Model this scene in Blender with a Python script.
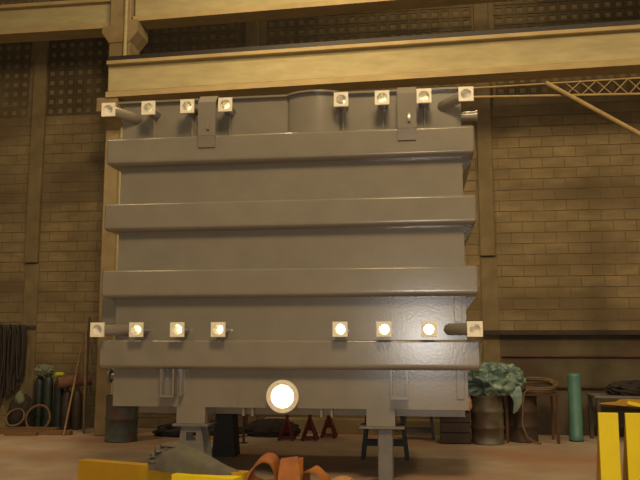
import bpy, bmesh, math, random
from mathutils import Vector, Matrix, noise

# ------------------------------------------------------------------ clear
for o in list(bpy.data.objects):
    bpy.data.objects.remove(o, do_unlink=True)
scn = bpy.context.scene
COL = scn.collection
random.seed(7)
R = math.radians

# ------------------------------------------------------------------ camera
cam_d = bpy.data.cameras.new('camera')
cam_d.sensor_fit = 'HORIZONTAL'
cam_d.sensor_width = 36.0
cam_d.lens = 36.0 * 751.0 / 640.0
cam_d.clip_end = 200
cam = bpy.data.objects.new('camera', cam_d)
cam.location = (0, 0, 1.65)
cam.rotation_euler = (R(90 + 7.614), 0, R(7.893))
COL.objects.link(cam)
scn.camera = cam

# ------------------------------------------------------------------ world and lights
w = bpy.data.worlds.new('hall_air')
scn.world = w
w.use_nodes = True
bg = w.node_tree.nodes['Background']
bg.inputs['Color'].default_value = (1.0, 0.80, 0.52, 1)
bg.inputs['Strength'].default_value = 0.15


def lamp(name, kind, loc, energy, color, size=0.5, target=None, spread=180):
    d = bpy.data.lights.new(name, kind)
    d.energy = energy
    d.color = color
    if kind == 'AREA':
        d.shape = 'DISK'
        d.size = size
        d.spread = R(spread)
    else:
        d.shadow_soft_size = size
    o = bpy.data.objects.new(name, d)
    o.location = loc
    if target is not None:
        v = Vector(target) - Vector(loc)
        o.rotation_euler = v.to_track_quat('-Z', 'Y').to_euler()
    COL.objects.link(o)
    return o


WARM = (1.0, 0.74, 0.40)
# overhead lamps of the hall, out of view; last two added for the floor
lamp('overhead_lamp', 'AREA', (0.4, 1.2, 9.8), 700, WARM, 2.6, (-0.8, 9.5, 2.5))
lamp('overhead_lamp', 'AREA', (-2.0, 9.2, 8.7), 190, WARM, 1.0, (-1.8, 11.3, 5.2))
lamp('overhead_lamp', 'AREA', (7.5, 3.5, 9.6), 85, WARM, 1.6, (3.4, 13.6, 1.2), spread=75)
lamp('overhead_lamp', 'AREA', (1.0, 11.45, 10.0), 120, WARM, 1.0, (0.8, 11.6, 0))  # added to brighten the floor behind the tank
lamp('overhead_lamp', 'AREA', (-8.5, 6.5, 10.0), 75, WARM, 1.6, (-6.3, 9.5, 0), spread=90)  # added to brighten the floor on the left
# the flash of the photographer's camera
lamp('camera_flash', 'AREA', (0.02, 0.0, 1.74), 105, (1.0, 0.95, 0.88), 0.07, (-1.1, 8.0, 2.4))
# work lamp inside the hollow tank, then two lamps added for dim bores
lamp('tank_lamp', 'POINT', (-0.9, 10.0, 1.25), 240, (1.0, 0.90, 0.62), 0.08)
lamp('tank_lamp', 'POINT', (-3.0, 10.2, 1.25), 120, (1.0, 0.88, 0.58), 0.08)  # added to brighten the left pipe bores
lamp('tank_lamp', 'POINT', (-1.6, 10.4, 3.3), 160, (1.0, 0.88, 0.58), 0.08)  # added to brighten the upper pipe bores

vs = scn.view_settings
vs.view_transform = 'Standard'
vs.look = 'None'
vs.gamma = 1.0
vs.use_curve_mapping = False
vs.exposure = 0.0

# ------------------------------------------------------------------ materials
M = {}


def lin(c):
    return tuple(((x / 255) / 12.92 if x / 255 <= 0.04045 else ((x / 255 + 0.055) / 1.055) ** 2.4) for x in c)


def mat(key, c1, c2=None, rough=0.7, metal=0.0, scale=4.0, bump=0.0, bscale=40.0, stretch=(1, 1, 1),
        lo=0.35, hi=0.65, c3=None, spec=0.5, per_piece=0.0, mscale=None, twosided=None):
    """procedural material; colours in sRGB 0-255, pattern in world space"""
    m = bpy.data.materials.new(key)
    m.use_nodes = True
    nt = m.node_tree
    b = nt.nodes['Principled BSDF']
    b.inputs['Roughness'].default_value = rough
    b.inputs['Metallic'].default_value = metal
    b.inputs['Specular IOR Level'].default_value = spec
    c1 = lin(c1)
    c2 = lin(c2) if c2 else c1
    geo = nt.nodes.new('ShaderNodeNewGeometry')
    mp = nt.nodes.new('ShaderNodeMapping')
    mp.inputs['Scale'].default_value = stretch
    nt.links.new(geo.outputs['Position'], mp.inputs['Vector'])
    n = nt.nodes.new('ShaderNodeTexNoise')
    n.inputs['Scale'].default_value = scale
    n.inputs['Detail'].default_value = 6
    n.inputs['Roughness'].default_value = 0.6
    nt.links.new(mp.outputs[0], n.inputs['Vector'])
    r = nt.nodes.new('ShaderNodeValToRGB')
    r.color_ramp.elements[0].position = lo
    r.color_ramp.elements[0].color = (*c1, 1)
    r.color_ramp.elements[1].position = hi
    r.color_ramp.elements[1].color = (*c2, 1)
    nt.links.new(n.outputs[0], r.inputs[0])
    out = r.outputs[0]
    if c3 is not None:      # large blotches
        n2 = nt.nodes.new('ShaderNodeTexNoise')
        n2.inputs['Scale'].default_value = mscale or scale * 0.25
        n2.inputs['Detail'].default_value = 4
        nt.links.new(mp.outputs[0], n2.inputs['Vector'])
        r2 = nt.nodes.new('ShaderNodeValToRGB')
        r2.color_ramp.elements[0].position = 0.46
        r2.color_ramp.elements[1].position = 0.64
        nt.links.new(n2.outputs[0], r2.inputs[0])
        mx = nt.nodes.new('ShaderNodeMixRGB')
        mx.inputs[2].default_value = (*lin(c3), 1)
        nt.links.new(r2.outputs[0], mx.inputs[0])
        nt.links.new(out, mx.inputs[1])
        out = mx.outputs[0]
    if per_piece:
        oi = nt.nodes.new('ShaderNodeObjectInfo')
        ad = nt.nodes.new('ShaderNodeMath')
        ad.operation = 'ADD'
        nt.links.new(oi.outputs['Random'], ad.inputs[0])
        nt.links.new(geo.outputs['Random Per Island'], ad.inputs[1])
        fr = nt.nodes.new('ShaderNodeMath')
        fr.operation = 'FRACT'
        nt.links.new(ad.outputs[0], fr.inputs[0])
        mr = nt.nodes.new('ShaderNodeMapRange')
        mr.inputs[3].default_value = 1 - per_piece
        mr.inputs[4].default_value = 1 + per_piece
        nt.links.new(fr.outputs[0], mr.inputs[0])
        hs = nt.nodes.new('ShaderNodeHueSaturation')
        nt.links.new(mr.outputs[0], hs.inputs['Value'])
        nt.links.new(out, hs.inputs['Color'])
        out = hs.outputs[0]
    nt.links.new(out, b.inputs['Base Color'])
    if bump:
        n3 = nt.nodes.new('ShaderNodeTexNoise')
        n3.inputs['Scale'].default_value = bscale
        n3.inputs['Detail'].default_value = 4
        nt.links.new(geo.outputs['Position'], n3.inputs['Vector'])
        bp = nt.nodes.new('ShaderNodeBump')
        bp.inputs['Strength'].default_value = bump
        bp.inputs['Distance'].default_value = 0.02
        nt.links.new(n3.outputs[0], bp.inputs['Height'])
        nt.links.new(bp.outputs[0], b.inputs['Normal'])
    M[key] = m
    return m


mat('paint', (124, 117, 104), (130, 123, 109), rough=0.23, scale=3, bump=0.03, bscale=30, spec=0.7)
mat('cream_plate', (240, 233, 212), (230, 220, 196), rough=0.45, scale=12)
mat('lining', (236, 232, 220), (228, 222, 206), rough=0.6, scale=4)
mat('block', (133, 116, 84), (112, 97, 68), rough=0.92, scale=3.0, bump=0.4, bscale=60, c3=(98, 83, 58), mscale=0.6,
    per_piece=0.07, stretch=(0.6, 1, 2.0))
mat('pierced', (104, 90, 65), (86, 74, 52), rough=0.95, scale=3.0, bump=0.4, bscale=60, c3=(70, 60, 42), mscale=0.6, per_piece=0.07)  # darker than block: shade of the upper wall put into the colour
mat('mortar', (120, 104, 76), (104, 90, 65), rough=0.95, scale=5, bump=0.4)
mat('lower_wall', (92, 82, 62), (76, 68, 50), rough=0.9, scale=2.5, bump=0.3, c3=(70, 56, 42), mscale=0.8)
mat('pilaster', (120, 104, 74), (102, 88, 62), rough=0.9, scale=3, bump=0.3)
mat('concrete', (150, 132, 96), (132, 115, 82), rough=0.85, scale=4, bump=0.25, c3=(118, 98, 66), mscale=0.9)
mat('girder', (170, 158, 118), (154, 142, 104), rough=0.75, scale=3, bump=0.12, stretch=(0.6, 1, 2.5))
mat('girder_edge', (168, 148, 104), (152, 132, 92), rough=0.75, scale=6, stretch=(0.4, 1, 1))
mat('floor', (178, 160, 140), (154, 134, 116), rough=0.62, scale=1.2, bump=0.12, bscale=18, c3=(160, 124, 100), mscale=0.5)
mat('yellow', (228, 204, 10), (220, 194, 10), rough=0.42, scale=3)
mat('yellow_dark', (168, 132, 10), (154, 118, 10), rough=0.5, scale=5, c3=(158, 116, 16), mscale=2)  # darker blotchy yellow; shade of fins and beam put into the colour
mat('black', (22, 22, 24), (34, 32, 30), rough=0.6, scale=6)
mat('rail_black', (24, 22, 22), (36, 30, 28), rough=0.6, scale=8)
mat('dark_steel', (62, 58, 52), (78, 68, 56), rough=0.55, metal=0.3, scale=8)
mat('grey_steel', (112, 108, 102), (98, 94, 88), rough=0.5, scale=8)
mat('brown_rust', (84, 54, 36), (62, 40, 28), rough=0.85, scale=8)
mat('red_paint', (104, 34, 30), (84, 28, 26), rough=0.5, scale=8)
mat('drum_grey', (104, 99, 82), (80, 74, 60), rough=0.5, scale=5, c3=(72, 54, 40), mscale=3, bump=0.1)
mat('drum_green', (82, 92, 82), (66, 74, 66), rough=0.55, scale=5, c3=(84, 60, 50), mscale=3)
mat('drum_dark', (66, 48, 36), (52, 38, 30), rough=0.7, scale=6)
mat('teal_plastic', (98, 122, 112), (76, 100, 92), rough=0.32, scale=5, bump=0.35, bscale=14, c3=(122, 142, 130), mscale=4)
mat('teal_paint', (80, 122, 112), (70, 110, 102), rough=0.45, scale=5)
mat('green_cyl', (38, 48, 42), (28, 36, 32), rough=0.5, scale=5)
mat('brown_cyl', (64, 50, 40), (48, 38, 32), rough=0.55, scale=5)
mat('grey_cloth', (94, 87, 74), (76, 70, 60), rough=0.95, scale=7, bump=0.25, bscale=22, c3=(88, 84, 64), mscale=3)
mat('orange_web', (158, 96, 22), (136, 76, 18), rough=0.75, scale=9, bump=0.35, bscale=140, c3=(126, 66, 30), mscale=5)
mat('tan_cloth', (170, 124, 72), (144, 102, 60), rough=0.9, scale=8)
mat('pink_mat', (118, 82, 66), (98, 66, 54), rough=0.9, scale=7)
mat('pale_green_cloth', (118, 126, 104), (92, 100, 84), rough=0.9, scale=8, bump=0.4)
mat('bright_green', (168, 178, 52), (150, 160, 40), rough=0.8)
mat('hose_dark', (52, 42, 34), (40, 32, 28), rough=0.7, scale=6)
mat('ledge', (56, 44, 32), (44, 34, 26), rough=0.8, scale=8)
mat('conduit', (92, 46, 34), (74, 40, 30), rough=0.7, scale=4)
mat('hose_tan', (112, 88, 60), (92, 72, 50), rough=0.75, scale=6)
mat('wood', (122, 92, 58), (98, 72, 46), rough=0.85, scale=5, stretch=(0.5, 4, 4))
mat('pole_tan', (150, 118, 76), (128, 98, 62), rough=0.7, scale=6)
mat('boom_paint', (160, 136, 88), (144, 120, 76), rough=0.6, scale=6)
mat('dark_cloth', (52, 44, 38), (38, 32, 28), rough=0.95, scale=8, bump=0.4)
mat('cream_cloth', (186, 160, 128), (166, 120, 100), rough=0.9, scale=9)


# ------------------------------------------------------------------ mesh helpers
class MB:
    """collects shapes, links them as one mesh object"""

    def __init__(self):
        self.v = []
        self.f = []
        self.mi = []

    def add(self, vs_, fs_, mi=0):
        k = len(self.v)
        self.v += [tuple(p) for p in vs_]
        self.f += [tuple(k + i for i in q) for q in fs_]
        self.mi += [mi] * len(fs_)
        return self

    def box(self, x0, x1, y0, y1, z0, z1, mi=0, c=0.0):
        if c <= 0:
            vs_ = [(x, y, z) for z in (z0, z1) for y in (y0, y1) for x in (x0, x1)]
            fs_ = [(0, 2, 3, 1), (4, 5, 7, 6), (0, 1, 5, 4), (2, 6, 7, 3), (0, 4, 6, 2), (1, 3, 7, 5)]
            return self.add(vs_, fs_, mi)
        bm = bmesh.new()
        bmesh.ops.create_cube(bm, size=1, matrix=Matrix.Translation(((x0 + x1) / 2, (y0 + y1) / 2, (z0 + z1) / 2)) @
                              Matrix.Diagonal((x1 - x0, y1 - y0, z1 - z0, 1)))
        bmesh.ops.bevel(bm, geom=bm.edges[:], offset=c, segments=1, affect='EDGES')
        bm.verts.index_update()
        self.add([v.co[:] for v in bm.verts], [[v.index for v in f.verts] for f in bm.faces], mi)
        bm.free()
        return self

    def prism(self, poly, axis, a, b, mi=0):
        """extrude a 2D polygon; axis 'y': poly is (x,z); 'x': (y,z); 'z': (x,y)"""
        def P(p, t):
            return {'y': (p[0], t, p[1]), 'x': (t, p[0], p[1]), 'z': (p[0], p[1], t)}[axis]
        n = len(poly)
        vs_ = [P(p, a) for p in poly] + [P(p, b) for p in poly]
        fs_ = [tuple(range(n)), tuple(range(2 * n - 1, n - 1, -1))]
        for i in range(n):
            j = (i + 1) % n
            fs_.append((i, i + n, j + n, j))
        return self.add(vs_, fs_, mi)

    def tube(self, pts, r, n=10, closed=False, caps=True, mi=0, r2=None):
        pts = [Vector(p) for p in pts]
        N = len(pts)
        up = None
        rings = []
        for i, p in enumerate(pts):
            a = pts[i - 1] if (i > 0 or closed) else p
            b = pts[(i + 1) % N] if (i < N - 1 or closed) else p
            t = (b - a)
            if t.length < 1e-9:
                t = Vector((0, 0, 1))
            t.normalize()
            if up is None:
                up = Vector((0, 0, 1)) if abs(t.z) < 0.9 else Vector((0, 1, 0))
            s = t.cross(up)
            if s.length < 1e-6:
                s = t.orthogonal()
            s.normalize()
            up = s.cross(t).normalized()
            rr = r[i] if isinstance(r, (list, tuple)) else r
            rings.append([p + (s * math.cos(q) + up * math.sin(q)) * rr for q in
                          [2 * math.pi * k / n for k in range(n)]])
        vs_ = [v for rg in rings for v in rg]
        fs_ = []
        for i in range(N if closed else N - 1):
            for k in range(n):
                a = i * n + k
                b = i * n + (k + 1) % n
                c = ((i + 1) % N) * n
                fs_.append((a, b, c + (k + 1) % n, c + k))
        if caps and not closed:
            fs_.append(tuple(reversed(range(n))))
            fs_.append(tuple(range((N - 1) * n, N * n)))
        return self.add(vs_, fs_, mi)

    def lathe(self, prof, n=24, c=(0, 0, 0), mi=0):
        """profile of (radius, z), axis z, closed at r=0 ends with fans"""
        vs_ = []
        for (r, z) in prof:
            for k in range(n):
                q = 2 * math.pi * k / n
                vs_.append((c[0] + r * math.cos(q), c[1] + r * math.sin(q), c[2] + z))
        fs_ = []
        for i in range(len(prof) - 1):
            for k in range(n):
                fs_.append((i * n + k, i * n + (k + 1) % n, (i + 1) * n + (k + 1) % n, (i + 1) * n + k))
        fs_.append(tuple(reversed(range(n))))
        fs_.append(tuple(range((len(prof) - 1) * n, len(prof) * n)))
        return self.add(vs_, fs_, mi)

    def bar(self, p, q, wd, th, mi=0, up=(0, 0, 1)):
        """rectangular bar between two points"""
        p, q = Vector(p), Vector(q)
        t = (q - p).normalized()
        u = Vector(up)
        s = t.cross(u)
        if s.length < 1e-4:
            s = t.cross(Vector((0, 1, 0)))
        s.normalize()
        u = s.cross(t).normalized()
        vs_ = []
        for e in (p, q):
            for a, b in ((-1, -1), (1, -1), (1, 1), (-1, 1)):
                vs_.append(e + s * a * wd / 2 + u * b * th / 2)
        return self.add(vs_, [(3, 2, 1, 0), (4, 5, 6, 7), (0, 1, 5, 4), (1, 2, 6, 5), (2, 3, 7, 6), (3, 0, 4, 7)], mi)

    def ribbon(self, pts, wv, th, mi=0):
        """flat webbing along a path: wv = half width vector(s)"""
        pts = [Vector(p) for p in pts]
        N = len(pts)
        vs_ = []
        for i, p in enumerate(pts):
            a = pts[max(0, i - 1)]
            b = pts[min(N - 1, i + 1)]
            t = (b - a).normalized()
            h = Vector(wv[i] if isinstance(wv, list) else wv)
            nn = t.cross(h).normalized() * th / 2
            vs_ += [p - h - nn, p + h - nn, p + h + nn, p - h + nn]
        fs_ = []
        for i in range(N - 1):
            for k in range(4):
                a, b = i * 4 + k, i * 4 + (k + 1) % 4
                fs_.append((a, b, b + 4, a + 4))
        fs_ += [(3, 2, 1, 0), tuple(range((N - 1) * 4, N * 4))]
        return self.add(vs_, fs_, mi)

    def build(self, name, mats, parent=None, smooth=35, loc=None):
        me = bpy.data.meshes.new(name)
        v = self.v
        if loc is not None:
            v = [(p[0] - loc[0], p[1] - loc[1], p[2] - loc[2]) for p in v]
        me.from_pydata(v, [], self.f)
        if not isinstance(mats, (list, tuple)):
            mats = [mats]
        for m in mats:
            me.materials.append(M[m])
        for p, i in zip(me.polygons, self.mi):
            p.material_index = i
        bm = bmesh.new()
        bm.from_mesh(me)
        bmesh.ops.recalc_face_normals(bm, faces=bm.faces[:])
        bm.to_mesh(me)
        bm.free()
        if smooth:
            for p in me.polygons:
                p.use_smooth = True
            me.set_sharp_from_angle(angle=R(smooth))
        me.update()
        return link(name, me, parent, loc)


def link(name, me, parent=None, loc=None):
    o = bpy.data.objects.new(name, me)
    COL.objects.link(o)
    if loc is not None:
        o.location = loc
    if parent is not None:
        o.parent = parent
        base = parent
        off = Vector(base.location)
        while base.parent is not None:
            base = base.parent
            off = off + Vector(base.location)
        o.location = Vector(o.location) - off
    return o


def empty(name, loc):
    o = bpy.data.objects.new(name, None)
    o.empty_display_size = 0.1
    o.location = loc
    COL.objects.link(o)
    return o


def tag(o, label, cat, group=None):
    o['label'] = label
    o['category'] = cat
    if group:
        o['group'] = group
    return o


def thing(name, loc, label, cat, group=None):
    return tag(empty(name, loc), label, cat, group)


def struct(o, label=None):
    o['kind'] = 'structure'
    if label:
        o['label'] = label
    return o


def arc(c, r, a0, a1, n, plane='xz'):
    out = []
    for i in range(n + 1):
        q = a0 + (a1 - a0) * i / n
        u, v = r * math.cos(q), r * math.sin(q)
        out.append({'xz': (c[0] + u, c[1], c[2] + v), 'xy': (c[0] + u, c[1] + v, c[2]),
                    'yz': (c[0], c[1] + u, c[2] + v)}[plane])
    return out


def holed_plate(mb, outer, holes, y, flip=False, mi=0, n=20):
    """flat sheet in the plane y=const: outer = list of (x,z); holes = list of (x,z,r)"""
    bm = bmesh.new()
    edges = []

    def loop(pts):
        vv = [bm.verts.new((p[0], y, p[1])) for p in pts]
        for i in range(len(vv)):
            edges.append(bm.edges.new((vv[i], vv[(i + 1) % len(vv)])))
    loop(outer)
    for (x, z, r) in holes:
        loop([(x + r * math.cos(2 * math.pi * k / n), z + r * math.sin(2 * math.pi * k / n)) for k in range(n)])
    bmesh.ops.triangle_fill(bm, use_beauty=True, use_dissolve=False, edges=edges)
    bm.verts.index_update()
    mb.add([v.co[:] for v in bm.verts], [[v.index for v in f.verts] for f in bm.faces], mi)
    bm.free()


def lump(name, mats, c, size, seed, parent=None, wr=0.25, fr=3.0, floor_z=None, sub=4, ridge=True):
    """crumpled heap of cloth or sheet"""
    bm = bmesh.new()
    bmesh.ops.create_icosphere(bm, subdivisions=sub, radius=1)
    sv = Vector((seed * 3.17, seed * 1.71, seed * 0.93))
    for v in bm.verts:
        d = v.co.normalized()
        q = noise.fractal(d * fr + sv, 1.0, 2.0, 4)
        if ridge:
            q = 0.55 - 1.3 * abs(q)
        k = 1 + wr * q + 0.5 * wr * noise.noise(d * 1.3 - sv)
        p = Vector((d.x * size[0] * k, d.y * size[1] * k, d.z * size[2] * k)) + Vector(c)
        if floor_z is not None and p.z < floor_z:
            p.z = floor_z + 0.002 * noise.noise(d * 5)
        v.co = p
    mb = MB()
    bm.verts.index_update()
    mb.add([v.co[:] for v in bm.verts], [[v.index for v in f.verts] for f in bm.faces])
    bm.free()
    return mb.build(name, mats, parent, smooth=60)


# ------------------------------------------------------------------ setting: floor and back wall
WY = 14.0
struct(MB().box(-16, 10, -6, WY + 0.4, -0.2, 0).build('floor', 'floor', smooth=0), 'brown worn concrete floor of the workshop')

wall = MB().box(-16, 10, WY, WY + 0.35, 0, 10.5).build('wall_back', 'mortar', smooth=0)
struct(wall, 'tall grey-brown concrete block wall behind the tank')

BL, BH, GAP, PROUD = 0.40, 0.20, 0.010, 0.009


def block_mesh(wd, ht):
    mb = MB()
    x, z, y0, c = wd / 2, ht / 2, -PROUD, 0.004
    vs_ = [(-x, 0.01, -z), (x, 0.01, -z), (x, 0.01, z), (-x, 0.01, z),
           (-x + c, y0, -z + c), (x - c, y0, -z + c), (x - c, y0, z - c), (-x + c, y0, z - c)]
    mb.add(vs_, [(4, 5, 6, 7), (0, 1, 5, 4), (1, 2, 6, 5), (2, 3, 7, 6), (3, 0, 4, 7)])
    return mb


bm_me = None
rest = MB()
PIL = [(-7.74, 0.27), (-3.30, 0.27), (1.165, 0.27), (5.6, 0.27)]
rnd = random.Random(3)
nblk = 0
for r_ in range(0, 31):
    z = 0.1 + r_ * BH
    off = 0.0 if r_ % 2 == 0 else BL / 2
    k0 = int(-10.4 / BL)
    for k in range(k0, int(6.4 / BL) + 1):
        x = k * BL + off
        xa, xb = x - BL / 2, x + BL / 2
        for px, pw in PIL:          # cut the block at the pilasters
            if px - pw / 2 < xb and px > x:
                xb = min(xb, px - pw / 2)
            if px + pw / 2 > xa and px <= x:
                xa = max(xa, px + pw / 2)
        if xb - xa < 0.06:
            continue
        full = xb - xa > BL - 1e-4
        if x > 1.4 and z < 1.85:
            continue
        single = (1.3 < x < 4.2 and 1.9 < z < 6.0) or (-8.45 < x < -6.15 and 2.1 < z < 6.1)
        if single and full:
            if bm_me is None:
                o = block_mesh(BL - GAP, BH - GAP).build('block', 'block', wall, smooth=0)
                o.location = (x, WY, z)
                bm_me = o.data
            else:
                o = link('block', bm_me, wall, (x, WY - rnd.uniform(0, 0.004), z))
            nblk += 1
        else:
            b = block_mesh(xb - xa - GAP, BH - GAP)
            xm = (xa + xb) / 2
            rest.add([(p[0] + xm, p[1] + WY, p[2] + z) for p in b.v], b.f)
print('blocks', nblk)
o = rest.build('block_courses', 'block', wall, smooth=0)
o['kind'] = 'stuff'

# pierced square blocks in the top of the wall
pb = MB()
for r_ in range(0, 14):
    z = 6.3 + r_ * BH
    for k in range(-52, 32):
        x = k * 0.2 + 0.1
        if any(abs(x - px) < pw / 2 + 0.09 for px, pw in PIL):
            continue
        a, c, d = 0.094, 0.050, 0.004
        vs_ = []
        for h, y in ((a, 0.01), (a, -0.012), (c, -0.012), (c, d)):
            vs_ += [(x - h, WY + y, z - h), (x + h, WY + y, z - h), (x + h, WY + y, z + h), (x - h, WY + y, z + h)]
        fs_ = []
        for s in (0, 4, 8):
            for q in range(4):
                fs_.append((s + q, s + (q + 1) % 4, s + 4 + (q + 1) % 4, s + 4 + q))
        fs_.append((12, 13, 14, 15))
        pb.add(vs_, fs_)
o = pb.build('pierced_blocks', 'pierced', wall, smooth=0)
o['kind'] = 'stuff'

# pilasters of the wall and the tie beam
n_ = 0
for px, pw in PIL:
    n_ += 1
    t = MB().box(px - pw / 2, px + pw / 2, WY - 0.09, WY + 0.02, 3.18, 10.4, c=0.012)
    t.box(px - pw / 2 + 0.01, px + pw / 2 + 0.03, WY - 0.035, WY + 0.02, 0, 3.16)
    struct(t.build('trim_%d' % n_, 'pilaster', smooth=0), 'flat concrete pilaster of the block wall')
struct(MB().box(1.33, 10, WY - 0.03, WY + 0.02, 0.0, 1.76).build('trim_5', 'lower_wall', smooth=0),
       'plain rendered lower band of the block wall')
lg = MB().box(1.02, 10, WY - 0.17, WY + 0.01, 1.80, 1.83)
lg.box(1.02, 10, WY - 0.17, WY - 0.15, 1.75, 1.80)
struct(lg.build('trim_6', 'ledge', smooth=0), 'dark steel angle ledge along the wall')
tag(MB().tube([(1.36, WY - 0.06, 1.37), (10, WY - 0.06, 1.37)], 0.018, 8).build('wall_conduit', 'conduit'),
    'thin dark red conduit along the wall below the steel ledge', 'conduit')
tag(MB().tube([(1.9, WY - 0.07, 0.83), (10, WY - 0.07, 0.83)], 0.022, 8).build('wall_pipe', 'brown_rust'),
    'brown pipe low on the wall behind the teal cylinder', 'pipe')

# ------------------------------------------------------------------ column, girders
cx0, cx1 = -5.74, -5.33
col = thing('concrete_column', (-5.53, 12.95, 0), 'concrete column with flared head carrying the upper girders', 'column')
MB().box(cx0, cx1, 12.72, 13.22, 0, 10.4, c=0.02).build('shaft', 'concrete', col, smooth=0)
MB().prism([(cx0 + 0.01, 7.14), (cx0 - 0.13, 7.34), (cx0 - 0.13, 7.465), (cx0 + 0.02, 7.465), (cx0 + 0.02, 7.565), (cx1 + 0.15, 7.565), (cx1 + 0.15, 7.34), (cx1 - 0.01, 7.14)],
           'y', 12.70, 13.24).build('column_head', 'concrete', col, smooth=0)
MB().prism([(12.30, 5.70), (12.30, 5.945), (12.74, 5.945), (12.74, 5.45)], 'x', cx0 + 0.01, cx1 - 0.01).build('corbel', 'concrete', col, smooth=0)
MB().tube([(cx1 - 0.075, 12.69, 0.0), (cx1 - 0.075, 12.69, 10.2)], 0.032, 10).build('drain_pipe', 'girder', col)['label'] = 'thin cream drain pipe down the column edge'


def girder(name, x0, x1, y0, wd, z0, z1, label, tf=0.07, bf=0.12, rail=False, tilt=0.0):
    g = thing(name, ((x0 + x1) / 2, y0 + wd / 2, z0), label, 'girder')
    ym = y0 + wd / 2
    MB().box(x0 + 0.005, x1 - 0.005, y0 + 0.10, y0 + wd - 0.10, z0 + 0.02, z1 - 0.02).build('web', 'girder', g, smooth=0)
    MB().box(x0, x1, y0, y0 + wd, z1 - tf, z1, c=0.008).build('top_flange', 'girder_edge', g, smooth=0)
    MB().prism([(y0, z0), (y0, z0 + bf * 0.8), (y0 + 0.05, z0 + bf), (y0 + wd - 0.05, z0 + bf), (y0 + wd, z0 + bf * 0.8), (y0 + wd, z0)],
               'x', x0, x1).build('bottom_flange', 'girder_edge', g, smooth=0)
    MB().box(x0 + 0.002, x1 - 0.002, y0 + 0.085, y0 + wd - 0.085, z0 + bf - 0.005, z0 + bf + 0.016).build('weld_line', 'brown_rust', g, smooth=0)
    if rail:
        MB().prism([(ym - 0.19, z1), (ym - 0.19, z1 + 0.085), (ym + 0.1, z1 + 0.095), (ym + 0.1, z1)], 'x', x0 + 0.02, x1).build('rail', 'rail_black', g, smooth=0)
    if tilt:        # the run is not quite level: fixed at its column end
        g.rotation_euler = (0, -R(tilt), 0)
        g.location.z += math.tan(R(tilt)) * (x1 - x0) / 2
    return g


girder('crane_girder', -5.56, 9.5, 12.27, 0.42, 5.94, 6.62,
       'long cream crane girder with black rail running above the tank', rail=True, tilt=0.85)
girder('roof_girder', -15.5, cx0 - 0.01, 12.76, 0.42, 7.46, 8.06, 'upper cream girder ending at the column, over the gas cylinders')
girder('roof_girder', cx1 + 0.03, 9.5, 12.76, 0.42, 7.56, 8.18, 'upper cream girder from the column, over the rail of the crane girder', tilt=1.2)

# ------------------------------------------------------------------ the transformer tank
X0, X1, YF, YB = -3.784, 0.478, 8.90, 11.10
ZB, ZR = 0.858, 4.668
PR = 0.14
tank = thing('transformer_tank', ((X0 + X1) / 2, (YF + YB) / 2, 0.66),
             'huge grey painted steel transformer tank with four horizontal stiffener ribs', 'tank')

TOPZ, LOWZ = 4.505, 1.777
TX = [-3.864, -3.344, -2.845, -2.365, -0.942, -0.453, 0.040, 0.526]
LX = [-3.896, -3.407, -2.901, -2.403, -0.964, -0.460, 0.047, 0.556]
TB = list(TX); TB[0] = -3.59; TB[7] = 0.27
LB = list(LX); LB[0] = -3.59; LB[7] = 0.285
TZ = [TOPZ] * 8; TZ[0] = TOPZ - 0.05; TZ[7] = TOPZ - 0.05
RO, RI = 0.068, 0.060
DX, DZ, DRI, DRO = -1.66, 1.002, 0.135, 0.19
holes = [(x, z, RI) for x, z in zip(TB, TZ)] + [(x, LOWZ, RI) for x in LB] + [(DX, DZ, DRI)]

# sheets of the body, the bulge in the middle of the top edge
BX, BW, BD = -1.30, 0.34, 0.137
ZBU = 4.12
body = MB()
outer = [(X0, ZB), (X1, ZB), (X1, ZR), (BX + BW, ZR), (BX + BW, ZBU), (BX - BW, ZBU), (BX - BW, ZR), (X0, ZR)]
holed_plate(body, outer, holes, YF)
NB = 18


def bulge_y(t):
    return YF - BD * math.sin(math.pi * t) ** 0.65


for i in range(NB):
    t0, t1 = i / NB, (i + 1) / NB
    xa, xb = BX - BW + 2 * BW * t0, BX - BW + 2 * BW * t1
    body.add([(xa, bulge_y(t0), ZBU), (xb, bulge_y(t1), ZBU), (xb, bulge_y(t1), ZR), (xa, bulge_y(t0), ZR)], [(0, 1, 2, 3)])
body.add([(X0, YF, ZB), (X0, YB, ZB), (X0, YB, ZR), (X0, YF, ZR)], [(0, 1, 2, 3)])
body.add([(X1, YF, ZB), (X1, YB, ZB), (X1, YB, ZR), (X1, YF, ZR)], [(0, 1, 2, 3)])
body.add([(X0, YB, ZB), (X1, YB, ZB), (X1, YB, ZR), (X0, YB, ZR)], [(0, 1, 2, 3)])
body.add([(X0, YF, ZB), (X1, YF, ZB), (X1, YB, ZB), (X0, YB, ZB)], [(0, 1, 2, 3)])
body.build('tank_wall', 'paint', tank, smooth=30)
e = 0.015
lin_ = MB()
holed_plate(lin_, [(X0 + e, ZB + 0.003), (X1 - e, ZB + 0.003), (X1 - e, ZR), (X0 + e, ZR)], holes, YF + e)
lin_.add([(X0 + e, YF + e, ZB + 0.003), (X0 + e, YB - e, ZB + 0.003), (X0 + e, YB - e, ZR), (X0 + e, YF + e, ZR)], [(0, 1, 2, 3)])
lin_.add([(X1 - e, YF + e, ZB + 0.003), (X1 - e, YB - e, ZB + 0.003), (X1 - e, YB - e, ZR), (X1 - e, YF + e, ZR)], [(0, 1, 2, 3)])
lin_.add([(X0 + e, YB - e, ZB + 0.003), (X1 - e, YB - e, ZB + 0.003), (X1 - e, YB - e, ZR), (X0 + e, YB - e, ZR)], [(0, 1, 2, 3)])
lin_.add([(X0 + e, YF + e, ZB + 0.003), (X1 - e, YF + e, ZB + 0.003), (X1 - e, YB - e, ZB + 0.003), (X0 + e, YB - e, ZB + 0.003)], [(0, 1, 2, 3)])
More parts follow.
